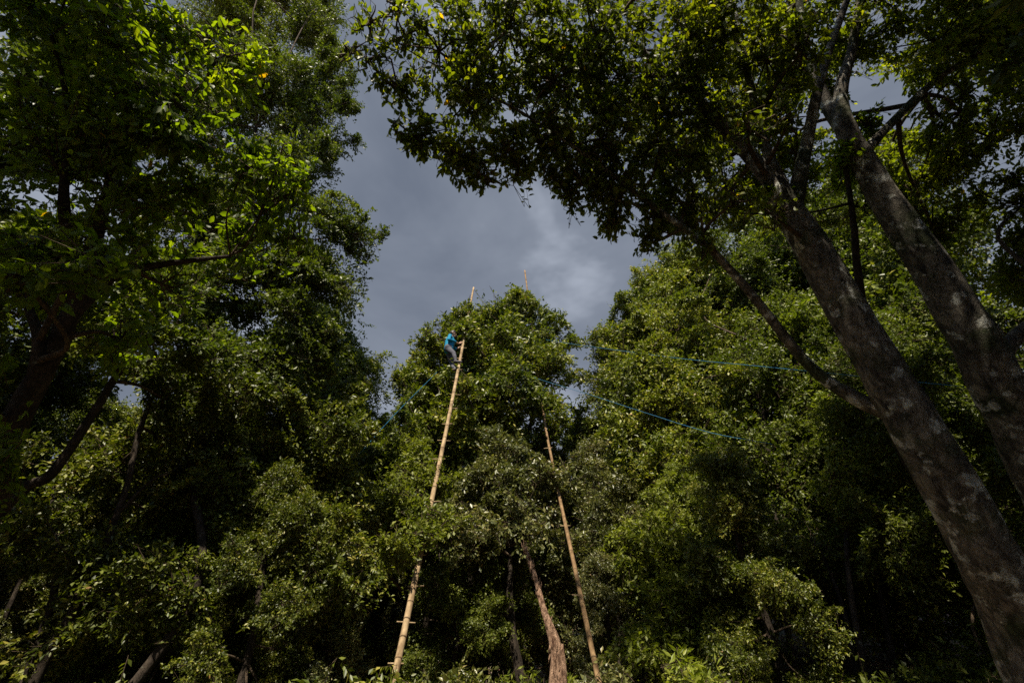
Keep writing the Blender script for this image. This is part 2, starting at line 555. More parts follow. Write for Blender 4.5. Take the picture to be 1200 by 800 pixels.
def lob(items, mode='Y', jit=0.0, seed=0):
    """items: (px, py, distance, radius in px, density)"""
    out = []
    for it in items:
        px, py, q, rp = it[:4]
        dn = it[4] if len(it) > 4 else 1.0
        c = PY(px, py, q) if mode == 'Y' else PD(px, py, q)
        d = (c - np.array((0, 0, CAMZ))) @ np.array((0, CP, SP))
        out.append((c, rp * d / F, dn))
    return out


# ------------------------------------------------------------------ ground
def ground_z(x, y):
    f = max(0.0, y - 5.0)
    z = 0.13 * f + 0.10 * max(0.0, x - 2) * min(1.0, f / 6.0) * 0.9
    if y > 9:
        z += 0.13 * min(30.0, (y - 9.0)) * (1 / (1 + math.exp(-(x - 3) / 3.0)))
    z += 0.25 * mnoise.noise(Vector((x * 0.25, y * 0.25, 3.0))) + 0.06 * mnoise.noise(Vector((x * 1.3, y * 1.3, 1.0)))
    lim = 16.0
    return z if z < lim else lim + (z - lim) * 0.1


def axis(lim, near, step, grow):
    a = [0.0]; s = step
    while a[-1] < lim:
        a.append(a[-1] + s)
        if a[-1] > near: s *= grow
    return [-q for q in a[:0:-1]] + a


xs = axis(600, 16, 0.4, 1.22); ys = axis(600, 22, 0.4, 1.22)
gv = np.array([(x, y, ground_z(x, min(y, 60))) for y in ys for x in xs])
nx, ny = len(xs), len(ys)
gi = np.array([(j * nx + i, j * nx + i + 1, (j + 1) * nx + i + 1, (j + 1) * nx + i) for j in range(ny - 1) for i in range(nx - 1)])
M_GROUND, nt, out = newmat('forest_floor')
tcg = nt.nodes.new('ShaderNodeTexCoord')
vg = nt.nodes.new('ShaderNodeTexVoronoi'); vg.inputs['Scale'].default_value = 9
ng = nt.nodes.new('ShaderNodeTexNoise'); ng.inputs['Scale'].default_value = 1.4; ng.inputs['Detail'].default_value = 8
nt.links.new(tcg.outputs['Object'], vg.inputs['Vector']); nt.links.new(tcg.outputs['Object'], ng.inputs['Vector'])
cg = nt.nodes.new('ShaderNodeValToRGB')
cg.color_ramp.elements[0].position = 0.3; cg.color_ramp.elements[0].color = (0.10, 0.065, 0.035, 1)
cg.color_ramp.elements[1].position = 0.7; cg.color_ramp.elements[1].color = (0.32, 0.23, 0.13, 1)
mg = nt.nodes.new('ShaderNodeMixRGB'); mg.blend_type = 'MULTIPLY'; mg.inputs['Fac'].default_value = 0.6
nt.links.new(ng.outputs['Fac'], cg.inputs['Fac']); nt.links.new(cg.outputs['Color'], mg.inputs['Color1'])
nt.links.new(vg.outputs['Color'], mg.inputs['Color2'])
bg_ = nt.nodes.new('ShaderNodeBsdfPrincipled'); bg_.inputs['Roughness'].default_value = 0.95
bug = nt.nodes.new('ShaderNodeBump'); bug.inputs['Strength'].default_value = 0.8; bug.inputs['Distance'].default_value = 0.05
nt.links.new(vg.outputs['Distance'], bug.inputs['Height']); nt.links.new(bug.outputs['Normal'], bg_.inputs['Normal'])
nt.links.new(mg.outputs['Color'], bg_.inputs['Base Color']); nt.links.new(bg_.outputs['BSDF'], out.inputs['Surface'])
g = obj('ground', mesh_np('ground', gv, [4] * len(gi), gi.reshape(-1), True), None, M_GROUND)
tag(g, kind='structure')


def gp(x, y, dz=0.0):
    return np.array((x, y, ground_z(x, y) + dz))


def down(p, y=None, x=None, sink=0.12):
    """point on the ground under / near p"""
    x = p[0] if x is None else x; y = p[1] if y is None else y
    return gp(x, y, -sink)


# ------------------------------------------------------------------ the tree being climbed
cb = gp(-0.6, 15.2, -0.1)
cbase2 = gp(0.6, 15.0, -0.1)
center_lobes = lob([
    (548, 382, 14.9, 22), (532, 392, 14.6, 22), (562, 376, 15.0, 22), (548, 398, 13.9, 20), (549, 381, 13.9, 17), (553, 366, 14.2, 13), (512, 408, 13.9, 12, .7), (515, 440, 13.6, 12, .6), (533, 453, 12.75, 12, .8), (552, 392, 13.5, 12, .8),
    (612, 362, 15.6, 26), (583, 378, 15.6, 28), (555, 392, 15.4, 30), (640, 390, 15.4, 28), (600, 410, 15.0, 42),
    (640, 425, 15.0, 30), (558, 425, 14.8, 40), (515, 415, 15.0, 27), (486, 436, 15.0, 24), (500, 455, 14.8, 38),
    (545, 465, 14.2, 42), (600, 460, 14.2, 46), (640, 468, 14.8, 28), (660, 405, 15.2, 13, 0.7), (494, 490, 14.6, 32),
    (540, 505, 14.2, 40), (598, 510, 14.8, 44), (642, 505, 15.0, 26, 0.8), (560, 545, 14.8, 36), (500, 530, 14.4, 38)])
make_tree('broadleaf_tree', 'tall dense evergreen tree in the clearing with the climber at its top left', 'tree', cb,
          [[(cb, .24), (PY(557, 720, 15.0), .20), (PY(560, 600, 15.0), .17), (PY(575, 480, 15.2), .12), (PY(603, 375, 15.5), .04)],
           [(cbase2, .20), (PY(585, 720, 15.0), .16), (PY(583, 640, 15.1), .14), (PY(610, 540, 15.1), .10), (PY(640, 430, 15.2), .03)]],
          center_lobes, (.16, .038), M_LAUREL, sides=10, cover=5.10, seed=11, limb_r=.07)

lb = gp(-2.6, 13.0, -0.1)
make_tree('broadleaf_tree', 'sunlit olive green tree left of the bamboo pole with pegs', 'tree', lb,
          [[(lb, .13), (PY(480, 720, 12.8), .11), (PY(475, 600, 12.8), .05)]],
          lob([(474, 530, 13.0, 28), (450, 550, 12.5, 34), (490, 565, 12.4, 38), (520, 590, 12.2, 34), (455, 600, 11.2, 42), (497, 575, 10.8, 24), (492, 610, 10.5, 26), (503, 585, 10.2, 20), (509, 562, 10.6, 14), (500, 562, 10.8, 16), (489, 625, 9.6, 22), (498, 602, 9.8, 22), (430, 640, 12, 38)]),
          (.11, .026), M_FRESH, cover=4.20, seed=12)
lb = gp(0.55, 12.6, -0.1)
make_tree('broadleaf_tree', 'pale greyish leaved tree in front of the climbed tree, between both poles', 'tree', lb,
          [[(lb, .13), (PY(600, 740, 12.4), .10), (PY(598, 640, 12.4), .05)]],
          lob([(600, 545, 12.6, 34), (575, 575, 12.2, 40), (625, 580, 12.2, 38), (550, 610, 12.0, 38), (600, 620, 11.8, 44), (645, 560, 12.8, 26), (648, 540, 11.6, 13, .7), (655, 580, 11.2, 12, .6), (650, 615, 12.2, 34), (560, 650, 12, 26, .8)]),
          (.12, .028), M_GREY, cover=3.90, seed=13)

# ------------------------------------------------------------------ left side
lb = gp(-6.3, 8.2, -0.1)
make_tree('broadleaf_tree', 'large dark tree left of the gap of sky, its edge crossing from top to middle', 'tree', lb,
          [[(lb, .09), (PY(225, 700, 8.4), .075), (PY(225, 520, 8.8), .065), (PY(260, 330, 8.8), .05), (PY(300, 150, 8.2), .05)]],
          lob([(385, 15, 8.0, 26), (393, 60, 8.0, 22), (398, 120, 8.1, 22), (368, 40, 8.0, 38), (385, 95, 8.0, 32), (370, 150, 8.2, 38), (340, 205, 8.4, 44), (395, 268, 9, 38), (420, 275, 9, 22, .8), (385, 325, 9, 42),
               (355, 385, 9, 46), (330, 310, 8.6, 60), (300, 230, 8.2, 60), (310, 110, 7.8, 62), (270, 40, 7.6, 62), (260, 350, 8.6, 64), (310, 440, 9, 58),
               (230, 260, 8.6, 66), (220, 140, 8.0, 66), (240, 440, 9, 60), (170, 340, 8.6, 60), (320, -40, 7.4, 60), (380, 175, 8.2, 24)]),
          (.10, .026), M_DARK, cover=4.35, seed=21, limb_r=.06)
lb = gp(-3.7, 11.0, -0.1)
make_tree('broadleaf_tree', 'dark green tree at lower left below the gap of sky', 'tree', lb,
          [[(lb, .16), (PY(330, 690, 10.8), .13), (PY(345, 560, 10.6), .08), (PY(365, 470, 10.4), .04)]],
          lob([(400, 440, 10.2, 22), (392, 475, 10.2, 36), (405, 520, 10.2, 32), (375, 500, 10, 48), (395, 570, 10.4, 44), (340, 560, 10, 52), (350, 630, 10, 50), (290, 600, 10, 50), (410, 630, 10.8, 36), (300, 510, 10, 44), (300, 670, 9.6, 50), (380, 690, 10, 44), (240, 640, 9.8, 50), (440, 590, 11.2, 30), (425, 680, 10.4, 34)]),
          (.10, .024), M_LAUREL, cover=4.35, seed=22)
# the near tree whose bright leaves fill the upper left
lb = gp(-5.6, 3.8, -0.1)
near_lobes = lob([(60, 40, 5.2, 75), (160, 60, 5.4, 75), (110, 150, 5.4, 75), (200, 150, 5.6, 66), (255, 215, 5.8, 50), (300, 200, 6, 34, .8), (330, 255, 6.2, 36, .7),
                  (285, 275, 6.0, 46, .8), (345, 290, 6.3, 22, .6), (180, 250, 5.6, 60), (30, 180, 5.2, 70), (90, 270, 5.4, 66), (10, 320, 5.2, 66), (170, 370, 5.8, 50, .7), (250, 60, 5.6, 56), (120, -60, 5.2, 80), (230, 320, 5.9, 46, .6),
                  (35, 362, 5.4, 38, .8), (10, 450, 4.3, 40), (55, 340, 4.4, 44), (-20, 540, 4.2, 60), (95, 290, 4.5, 40)], 'D')
make_tree('broadleaf_tree', 'near tree with large bright green leaves overhanging the upper left', 'tree', lb,
          [[(lb, .19), (PD(-60, 660, 4.9), .16), (PD(15, 500, 5.0), .12), (PD(85, 365, 5.2), .085), (PD(120, 250, 5.4), .06), (PD(150, 130, 5.6), .05)]],
          near_lobes, (.12, .030), M_NEAR, cover=1.5, fine=True, droop=.3, seed=23, sides=14, rough=0.14, limb_r=.04,
          limbs=[[(PD(85, 365, 5.2), .09), (PD(130, 325, 5.5), .06), (PD(190, 310, 5.8), .04), (PD(270, 300, 6.1), .02)],
                 [(PD(30, 470, 5.0), .06), (PD(45, 400, 5.0), .05), (PD(20, 330, 5.1), .03)],
                 [(PD(90, 350, 5.2), .07), (PD(75, 240, 5.2), .05), (PD(80, 130, 5.2), .03), (PD(60, 40, 5.2), .02)]])
lb = PD(-120, 690, 6.0); lb = gp(lb[0], lb[1], -0.1)
make_tree('broadleaf_tree', 'leaning dark tree at left edge whose bare trunk crosses the small patch of sky', 'tree', lb,
          [[(lb, .10), (PD(0, 600, 7.0), .085), (PD(60, 555, 7.4), .075), (PD(115, 475, 7.8), .06), (PD(160, 400, 8.2), .05), (PD(200, 330, 8.6), .03)]],
          lob([(170, 400, 8.2, 42), (215, 420, 8.6, 40), (130, 340, 8.2, 44), (200, 340, 8.6, 46), (60, 310, 8, 46), (0, 370, 8, 30, .8), (180, 455, 9, 30)], 'D'),
          (.10, .027), M_DARK, cover=3.30, seed=24)
lb = PD(20, 860, 6.4); lb = gp(lb[0], lb[1], -0.1)
make_tree('broadleaf_tree', 'slender dark tree at lower left with a trunk leaning right and forked twigs', 'tree', lb,
          [[(lb, .08), (PD(50, 780, 6.8), .07), (PD(105, 680, 7.4), .06), (PD(145, 580, 8.0), .05), (PD(165, 500, 8.6), .045), (PD(190, 440, 9), .02)]],
          lob([(200, 500, 9.2, 50), (150, 520, 9, 36), (245, 545, 9.4, 48), (190, 590, 9.2, 46), (250, 480, 9.6, 44), (120, 560, 9, 34)], 'D'),
          (.10, .025), M_LAUREL, cover=3.45, seed=25,
          limbs=[[(PD(140, 600, 7.9), .03), (PD(175, 565, 8.1), .018), (PD(205, 550, 8.3), .008)]])

lb = gp(PY(60, 780, 8.2)[0], 8.2, -0.1)
make_tree('young_tree', 'leafy young tree in the lower left corner behind the leaning bare trunks', 'tree', lb,
          [[(lb, .06), (PY(62, 700, 8.2), .05), (PY(60, 600, 8.3), .03), (PY(70, 540, 8.4), .012)]],
          lob([(60, 555, 8.4, 40), (30, 620, 8, 50), (100, 650, 8, 56), (160, 700, 8, 50), (20, 530, 8.5, 26), (100, 530, 8.6, 28), (50, 720, 8, 50)]),
          (.10, .025), M_LAUREL, cover=2.6, seed=27)
# ------------------------------------------------------------------ the big lichen covered tree on the right, overhanging the clearing
rb = gp(4.9, 5.6, -0.2)
A0, A1, A2, A3, A4 = PD(1215, 770, 4.6), PD(1160, 655, 4.8), PD(1085, 520, 5.2), PD(1020, 410, 5.7), PD(948, 285, 6.2)
over = lob([
    (885, 150, 5.9, 30, .45), (935, 60, 6.3, 40, .6), (860, 240, 5.9, 30, .5), (905, 260, 5.9, 20, .5), (930, 150, 6.2, 26, .5), (820, 290, 6.2, 22, .6),    (425, 22, 5.7, 24, .6), (412, 60, 5.8, 16, .45), (440, 75, 5.8, 22, .5), (560, 215, 6.1, 20, .8), (605, 220, 6.2, 20, .8), (662, 236, 6.3, 22, .8), (708, 262, 6.4, 20, .8), (744, 284, 6.6, 18, .8),
    (478, 105, 5.9, 34, .75), (512, 50, 5.9, 52, .9), (470, 40, 5.8, 24, .5), (500, 160, 6.0, 36), (545, 190, 6.1, 38), (560, 110, 6.0, 55), (600, 192, 6.1, 38), (548, 205, 6.1, 22, .8), (650, 215, 6.3, 22, .8),
    (590, 40, 6.0, 62), (640, 170, 6.2, 48), (650, 90, 6.1, 62), (685, 215, 6.3, 40), (725, 235, 6.4, 40), (715, 160, 6.3, 56), (757, 262, 6.6, 30),
    (700, 40, 6.2, 66), (775, 190, 6.6, 56), (760, 90, 6.5, 66), (800, 245, 6.9, 46), (830, 140, 6.8, 64), (830, 40, 6.6, 68), (560, -45, 5.8, 50, .3),
    (670, -50, 5.8, 56, .3), (790, -60, 6.0, 60, .3), (900, 70, 6.9, 60, .8), (880, -40, 6.2, 60, .4), (845, 225, 7.4, 46, .8), (455, 5, 5.6, 22, .5)], 'D')
big = make_tree('leaning_tree', 'massive leaning tree with pale lichen on its bark at lower right, crown overhead', 'tree', rb,
          [[(rb, .38), (A0, .30), (A1, .265), (A2, .245), (A3, .225), (A4, .205), (PD(905, 215, 6.5), 0.1632)]],
          over, (.102, .025), M_OVER, bark=M_BIGBARK, cover=1.75, fine=True, seed=31, sides=44, rough=0.075, limb_r=.045, droop=.6, upbias=0.0,
          limbs=[
              [(PD(1060, 490, 5.5), 0.1156), (PD(1000, 465, 5.8), 0.0816), (PD(945, 425, 6.1), 0.0646), (PD(885, 350, 6.3), 0.0578), (PD(830, 290, 6.4), 0.0476), (PD(770, 245, 6.4), 0.0374), (PD(700, 192, 6.3), 0.0286), (PD(640, 150, 6.1), 0.0218), (PD(585, 118, 6.0), 0.0150), (PD(540, 105, 5.9), 0.0082)],
              [(PD(930, 250, 6.3), 0.1360), (PD(885, 190, 6.6), 0.1020), (PD(820, 120, 6.9), 0.0748), (PD(750, 60, 6.8), 0.0544), (PD(690, 0, 6.6), 0.0340), (PD(640, -60, 6.4), 0.0204)],
              [(PD(925, 240, 6.4), 0.1088), (PD(895, 165, 6.7), 0.0578), (PD(875, 80, 7.0), 0.0476), (PD(855, -10, 7.2), 0.0340)],
              [(PD(930, 245, 6.4), 0.1156), (PD(945, 170, 6.7), 0.0816), (PD(965, 80, 7.0), 0.0612), (PD(1000, -20, 7.3), 0.0408)],
              [(PD(835, 130, 6.9), 0.0408), (PD(760, 130, 6.7), 0.0340), (PD(680, 80, 6.4), 0.0238), (PD(600, 20, 6.1), 0.0136)],
              [(PD(770, 245, 6.4), 0.0238), (PD(700, 225, 6.3), 0.0150), (PD(640, 170, 6.2), 0.0136), (PD(570, 172, 6.1), 0.0068)],
              [(PD(600, 30, 6.0), 0.0136), (PD(540, 80, 5.9), 0.0109), (PD(480, 60, 5.8), 0.0068), (PD(440, 20, 5.7), 0.0041)]])
ub = gp(7.4, 8.2, -0.1)
make_tree('broadleaf_tree', 'tall tree whose small sunlit leaves show above and through the overhanging crown', 'tree', ub,
          [[(ub, .16), (PD(1135, 650, 8.0), .14), (PD(1072, 510, 8.8), .125), (PD(1010, 400, 9.3), .11), (PD(950, 300, 9.5), .10), (PD(880, 190, 9.7), .07), (PD(800, 60, 9.8), .04)]],
          lob([(560, 40, 9.5, 40, .4), (620, 90, 9.5, 46, .45), (640, 0, 9.5, 56, .4), (700, 80, 9.5, 56, .5), (740, 160, 9.6, 46, .5), (730, 0, 9.5, 56, .5), (790, 110, 9.8, 60, .6), (800, 200, 9.8, 44),
               (840, 40, 9.8, 60), (870, 160, 10, 56), (920, 80, 10, 50), (860, 240, 10.2, 40), (950, 170, 10.2, 30), (930, 250, 10.5, 40), (570, 130, 9.4, 30, .4), (660, 150, 9.4, 30, .4)], 'D'),
          (.09, .024), M_FRESH, cover=2.0, seed=34, limb_r=.06)
rb2 = gp(8.0, 6.0, -0.2)
make_tree('leaning_tree', 'second thick mottled trunk at the right edge, forking below the small patch of sky', 'tree', rb2,
          [[(rb2, .42), (PD(1300, 700, 5.6), 0.3588), (PD(1238, 580, 5.9), 0.3276), (PD(1166, 440, 6.2), 0.2808), (PD(1105, 335, 6.6), 0.2418), (PD(1045, 245, 7.0), 0.2028), (PD(993, 155, 7.4), 0.1482), (PD(985, 110, 7.6), 0.1014), (PD(1000, 50, 7.8), 0.0702), (PD(1012, -30, 8.0), 0.0468)]],
          lob([(985, 30, 8.0, 40, .7), (1040, 30, 8.0, 34, .6), (1100, 60, 8, 60), (1170, 50, 8, 62), (1080, 150, 8.4, 38, .8), (1150, 160, 8.4, 56), (1190, 240, 8.4, 50), (1105, 215, 8.8, 46), (940, 110, 8.6, 40, .7), (1050, -40, 7.6, 60, .5), (1150, -50, 7.6, 66, .5), (1000, 200, 9.4, 34, .7), (1060, 170, 9.4, 30), (940, 190, 9.6, 36), (1190, 320, 8.6, 46), (1060, 240, 9.6, 36), (1120, 270, 9.2, 34), (1010, 20, 8.4, 26), (1200, 120, 8.6, 50), (930, 10, 8.4, 40), (890, 120, 9, 46)], 'D'),
          (.10, .027), M_OVER, bark=M_BIGBARK, cover=2.2, fine=True, seed=32, sides=44, rough=0.075, limb_r=.05,
          limbs=[[(PD(1000, 165, 7.4), .13), (PD(968, 120, 7.7), .10), (PD(945, 60, 8.0), .07), (PD(935, -10, 8.2), .05)],
                 [(PD(1165, 455, 6.3), .12), (PD(1185, 400, 6.4), .10), (PD(1260, 350, 6.6), .07)],
                 [(PD(1010, 180, 7.4), .07), (PD(1090, 100, 7.9), .055), (PD(1150, 60, 8.1), .03)],
                 [(PD(1045, 10, 8), .05), (PD(1100, 50, 8), .04), (PD(1160, 65, 8), .02)]])
tb = gp(8.3, 8.9, -0.1)
make_tree('slim_tree', 'slim reddish brown trunk rising between the two thick leaning trunks', 'tree', tb,
          [[(tb, .09), (PD(1075, 560, 7.8), .075), (PD(1030, 440, 7.4), .07), (PD(1008, 340, 7.2), .06), (PD(1000, 260, 7.2), .045), (PD(990, 190, 7.3), .03)]],
          lob([(985, 190, 7.4, 30, .6), (1020, 150, 7.8, 22, .5), (900, 245, 6.6, 24, .5)], 'D'), (.10, .026), M_NEAR, cover=3.20, fine=True, seed=33,
          limbs=[[(PD(998, 238, 7.2), .02), (PD(940, 250, 6.9), .014), (PD(860, 250, 6.6), .008), (PD(800, 245, 6.5), .004)]])

# ------------------------------------------------------------------ trees right of the gap
rb = gp(4.0, 14.0, -0.1)
make_tree('broadleaf_tree', 'sunlit rounded green tree right of the gap of sky, behind the long blue rope', 'tree', rb,
          [[(rb, .22), (PY(775, 700, 13.8), .18), (PY(785, 560, 13.6), .14), (PY(790, 420, 13.8), .06)]],
          lob([(738, 362, 14.2, 22), (717, 395, 14.0, 20), (765, 330, 14.4, 24), (800, 312, 14.4, 34), (775, 355, 14.2, 32), (752, 385, 14.0, 34), (736, 425, 13.8, 30), (732, 470, 13.6, 28), (760, 440, 13.2, 46), (800, 390, 13.6, 50), (745, 510, 13.2, 42), (800, 480, 12.8, 54),
               (845, 420, 13.4, 52), (732, 505, 13.6, 20), (790, 550, 12.8, 48), (850, 520, 13, 52), (815, 330, 14.2, 34), (850, 350, 14.2, 40)]),
          (.12, .029), M_LAUREL, cover=4.50, seed=41, limb_r=.07)
rb = gp(7.6, 12.0, -0.1)
make_tree('broadleaf_tree', 'shaded dark tree behind the side branch of the big leaning tree', 'tree', rb,
          [[(rb, .18), (PY(925, 700, 11.8), .15), (PY(900, 540, 11.8), .11), (PY(880, 400, 12), .05)]],
          lob([(890, 330, 12.5, 46), (930, 400, 12.0, 60), (880, 440, 12, 50), (950, 480, 11.6, 60), (880, 540, 11.4, 52), (940, 570, 11.2, 56), (850, 600, 11.6, 46), (910, 640, 11.2, 50), (1000, 420, 12, 54), (960, 330, 12.5, 46), (840, 300, 12.8, 30), (1010, 550, 11.2, 56), (980, 640, 11.2, 50)]),
          (.11, .027), M_DARK, cover=4.20, seed=42)
rb = gp(PY(990, 780, 9.6)[0], 9.6, -0.1)
make_tree('young_tree', 'sunlit yellow green tree under the side branch of the big leaning tree', 'tree', rb,
          [[(rb, .06), (PY(995, 680, 9.8), .05), (PY(992, 560, 10), .03), (PY(985, 480, 10), .012)]],
          lob([(985, 480, 10.0, 28), (1010, 515, 9.8, 32), (965, 500, 10, 22), (1030, 550, 9.8, 26), (985, 545, 9.6, 30)]),
          (.10, .024), M_FRESH, cover=2.4, seed=46)
rb = gp(3.0, 13.2, -0.1)
make_tree('young_tree', 'pale feathery young tree at the foot of the gap of sky', 'tree', rb,
          [[(rb, .09), (PY(705, 640, 13.4), .07), (PY(700, 550, 13.8), .03)]],
          lob([(700, 540, 14.0, 22), (712, 570, 13.6, 30), (690, 585, 13.6, 26), (720, 610, 13.2, 34), (745, 630, 12.8, 36), (695, 630, 13.2, 28)]),
          (.12, .018), M_GREY, cover=3.60, seed=43, droop=.0)
rb = gp(3.2, 11.2, -0.1)
make_tree('leafy_shrub', 'bright yellow green shrub right of the second bamboo pole', 'shrub', rb,
          [[(rb, .05), (PY(740, 740, 11.0), .04), (PY(745, 680, 10.8), .02)]],
          lob([(735, 660, 11.0, 34), (775, 655, 10.6, 40), (745, 710, 10.6, 36), (790, 710, 10.2, 44), (830, 670, 10.6, 40), (720, 700, 11, 24), (830, 730, 10, 42), (770, 765, 10, 40)]),
          (.11, .024), M_FRESH, cover=3.45, seed=44)

# ------------------------------------------------------------------ forest of archetype copies behind, beside and behind the camera
def archetype(seed, mat, h, leaf, cover):
    rng = np.random.default_rng(seed)
    tr = [[(np.array((0, 0, 0.0)), .20), (np.array((rng.normal() * .2, rng.normal() * .2, h * .4)), .16), (np.array((rng.normal() * .4, rng.normal() * .4, h * .75)), .09), (np.array((0, 0, h * .95)), .03)]]
    L = []
    for k in range(15):
        f = 0.13 + 0.85 * (k + .5) / 15
        a = k * 2.4 + rng.normal() * .3
        rr = h * 0.17 * math.sin(math.pi * min(1, f) ** .8) + .35
        L.append((np.array((math.cos(a) * rr * .8, math.sin(a) * rr * .8, f * h)), h * rng.uniform(.085, .12), 1.0))
    L.append((np.array((0, 0, h * .97)), h * .07, 1.0))
    return make_tree('forest_tree', 'forest tree', 'tree', (0, 0, 0), tr, L, leaf, mat, seed=seed, cover=cover * 1.5, group=None, limb_r=.06)


GRP = 'forest trees closing in around the clearing'
arch = [archetype(101, M_LAUREL, 12.0, (.13, .032), 2.3), archetype(102, M_DARK, 13.0, (.13, .033), 2.3),
        archetype(103, M_FRESH, 10.5, (.13, .031), 2.2), archetype(104, M_GREY, 9.5, (.12, .030), 2.2)]
used = set()


def place(k, x, y, s, rot, label, sz=None, group=GRP):
    if k in used:
        o = copy_tree(arch[k])
    else:
        o = arch[k]; used.add(k)
    o.location = (x, y, ground_z(x, y) - .15)
    o.rotation_euler = (0, 0, rot)
    o.scale = (s, s, (sz or s))
    o['label'] = label; o['group'] = group
    return o


def at(px, Y):
    """x so that the trunk foot region stands under pixel column px at mid height (row 600)"""
    return float(PY(px, 600, Y)[0])


# (archetype, pixel column, distance, scale, label)
back = [
    (1, 430, 17.5, .72, 'dark tree seen low between the big left tree and the climbed tree'),
    (3, 478, 18.5, .85, 'greyish tree low behind the peg-studded bamboo pole'),
    (1, 540, 19, .85, 'dark tree deep behind the stems of the climbed tree'),
    (2, 700, 19.5, .88, 'fresh green tree filling the foot of the sky gap behind the second pole'),
    (3, 655, 18, .80, 'silvery tree low behind the broken dead trunk'),
    (0, 750, 18, 1.05, 'glossy tree behind the rounded tree right of the sky gap'),
    (1, 835, 17, 1.15, 'tall shaded tree above the end of the lower blue rope'),
    (0, 930, 16, 1.25, 'tall tree behind the side branch of the big leaning tree'),
    (2, 1010, 14.5, 1.0, 'sunlit fresh green tree left of the big leaning trunk'),
    (1, 1080, 13.5, 1.3, 'dark tree seen between the two thick leaning trunks'),
    (0, 1170, 12.5, 1.3, 'tree standing behind the right hand thick trunk'),
    (1, 1260, 11, 1.2, 'dark tree reaching in at the right edge'),
    (0, 370, 16, .95, 'tree behind the lower left trees near the pole'),
    (1, 300, 15.5, 1.05, 'dark tree behind the big left tree, low in the picture'),
    (3, 245, 13.5, .90, 'silvery tree at lower left seen through thin branches'),
    (1, 20, 13, .66, 'low dark tree at the left edge under the small patch of sky'),
    (0, 120, 14.5, .70, 'tree at lower left whose top ends at the small patch of sky'),
    (0, 185, 15.5, 1.0, 'tree behind the slender trunk at lower left'),
    (1, -60, 10.5, .72, 'dark tree just reaching in at the lower left corner'),
]
for k, (a, px, Y, s, lab) in enumerate(back):
    place(a, at(px, Y), Y, s, k * 1.9, lab)
for k in range(26):
    px = 20 + k * 47; Y = 21 + 4.5 * (k % 3)
    bx = at(px, Y); z0 = ground_z(bx, Y)
    lim = 1.6 + Y * math.tan(math.radians(22 if 420 < px < 720 else (27 if px > 300 else 17)))
    a = (1, 0, 3)[k % 3]; hh = (13.6, 12.4, 10)[k % 3]
    mark = ['behind the lower left corner', 'behind the slender leaning trunk', 'behind the lower left crowns', 'below the big left tree', 'left of the peg-studded pole', 'between pole and dead trunk', 'behind the second bamboo pole', 'behind the bright shrub', 'behind the shaded right tree', 'behind the understorey stems at right', 'behind the big leaning trunk', 'behind the right hand trunk', 'at the far right edge'][min(12, k // 2)]
    place(a, bx, Y, (lim - z0) / hh, k * 1.1, ('nearer' if k % 2 else 'farther') + (' dark', ' glossy', ' pale')[k % 3] + ' background tree ' + mark, group='deep background forest trees')
# low, younger trees in front of those
low = [
    (3, 60, 9.5, .42, 'silvery young tree at the far lower left'), (0, 150, 10.5, .46, 'young tree right of the slender trunk, lower left'),
    (1, 250, 9.5, .48, 'dark young tree at the bottom, left of the poles'), (0, 330, 9.0, .40, 'glossy young tree at the bottom left of the pegs'),
    (3, 400, 10.5, .44, 'silvery young tree left of the pole foot'),
    (1, 540, 12.5, .42, 'dark young tree between pole and dead trunk'), (0, 585, 13.8, .40, 'glossy young tree in the dark under the climbed tree'), (3, 510, 16.5, .55, 'pale tree far back in the dark, right of the peg-studded pole'), (1, 620, 17.5, .60, 'dark tree far back behind the dead trunk'),
    (0, 860, 9.5, .42, 'young glossy tree at the bottom right of the bright shrub'), (2, 800, 11.2, .50, 'fresh green young tree beside the bright shrub'),
    (3, 700, 10.8, .36, 'silvery sapling behind the foot of the second pole'),
    (1, 1130, 9.0, .62, 'dark young tree under the big leaning trunk'), (1, 1090, 11.5, .75, 'dark middle sized tree at right beneath the leaning trunk'),
]
for k, (a, px, Y, s, lab) in enumerate(low):
    place(a, at(px, Y), Y, s, 1 + k * 2.3, lab, group='young trees at the foot of the forest')
# unseen trees added behind the camera; their canopy keeps the near trunks in shade
behind = [(1, -6.5, -2.8, 1.08), (0, -11.0, 0.8, 1.1), (1, 5.2, -2.6, 1.25), (1, -1.6, -7.0, .95), (0, 3.2, -4.2, .9), (1, 7.5, -1.0, 1.2), (0, 11.5, 3.0, 1.2), (1, -12, 6, 1.2)]
for k, (a, x, y, s) in enumerate(behind):
    place(a, x, y, s, k * 1.3, 'tall unseen forest tree added behind the camera for shade')

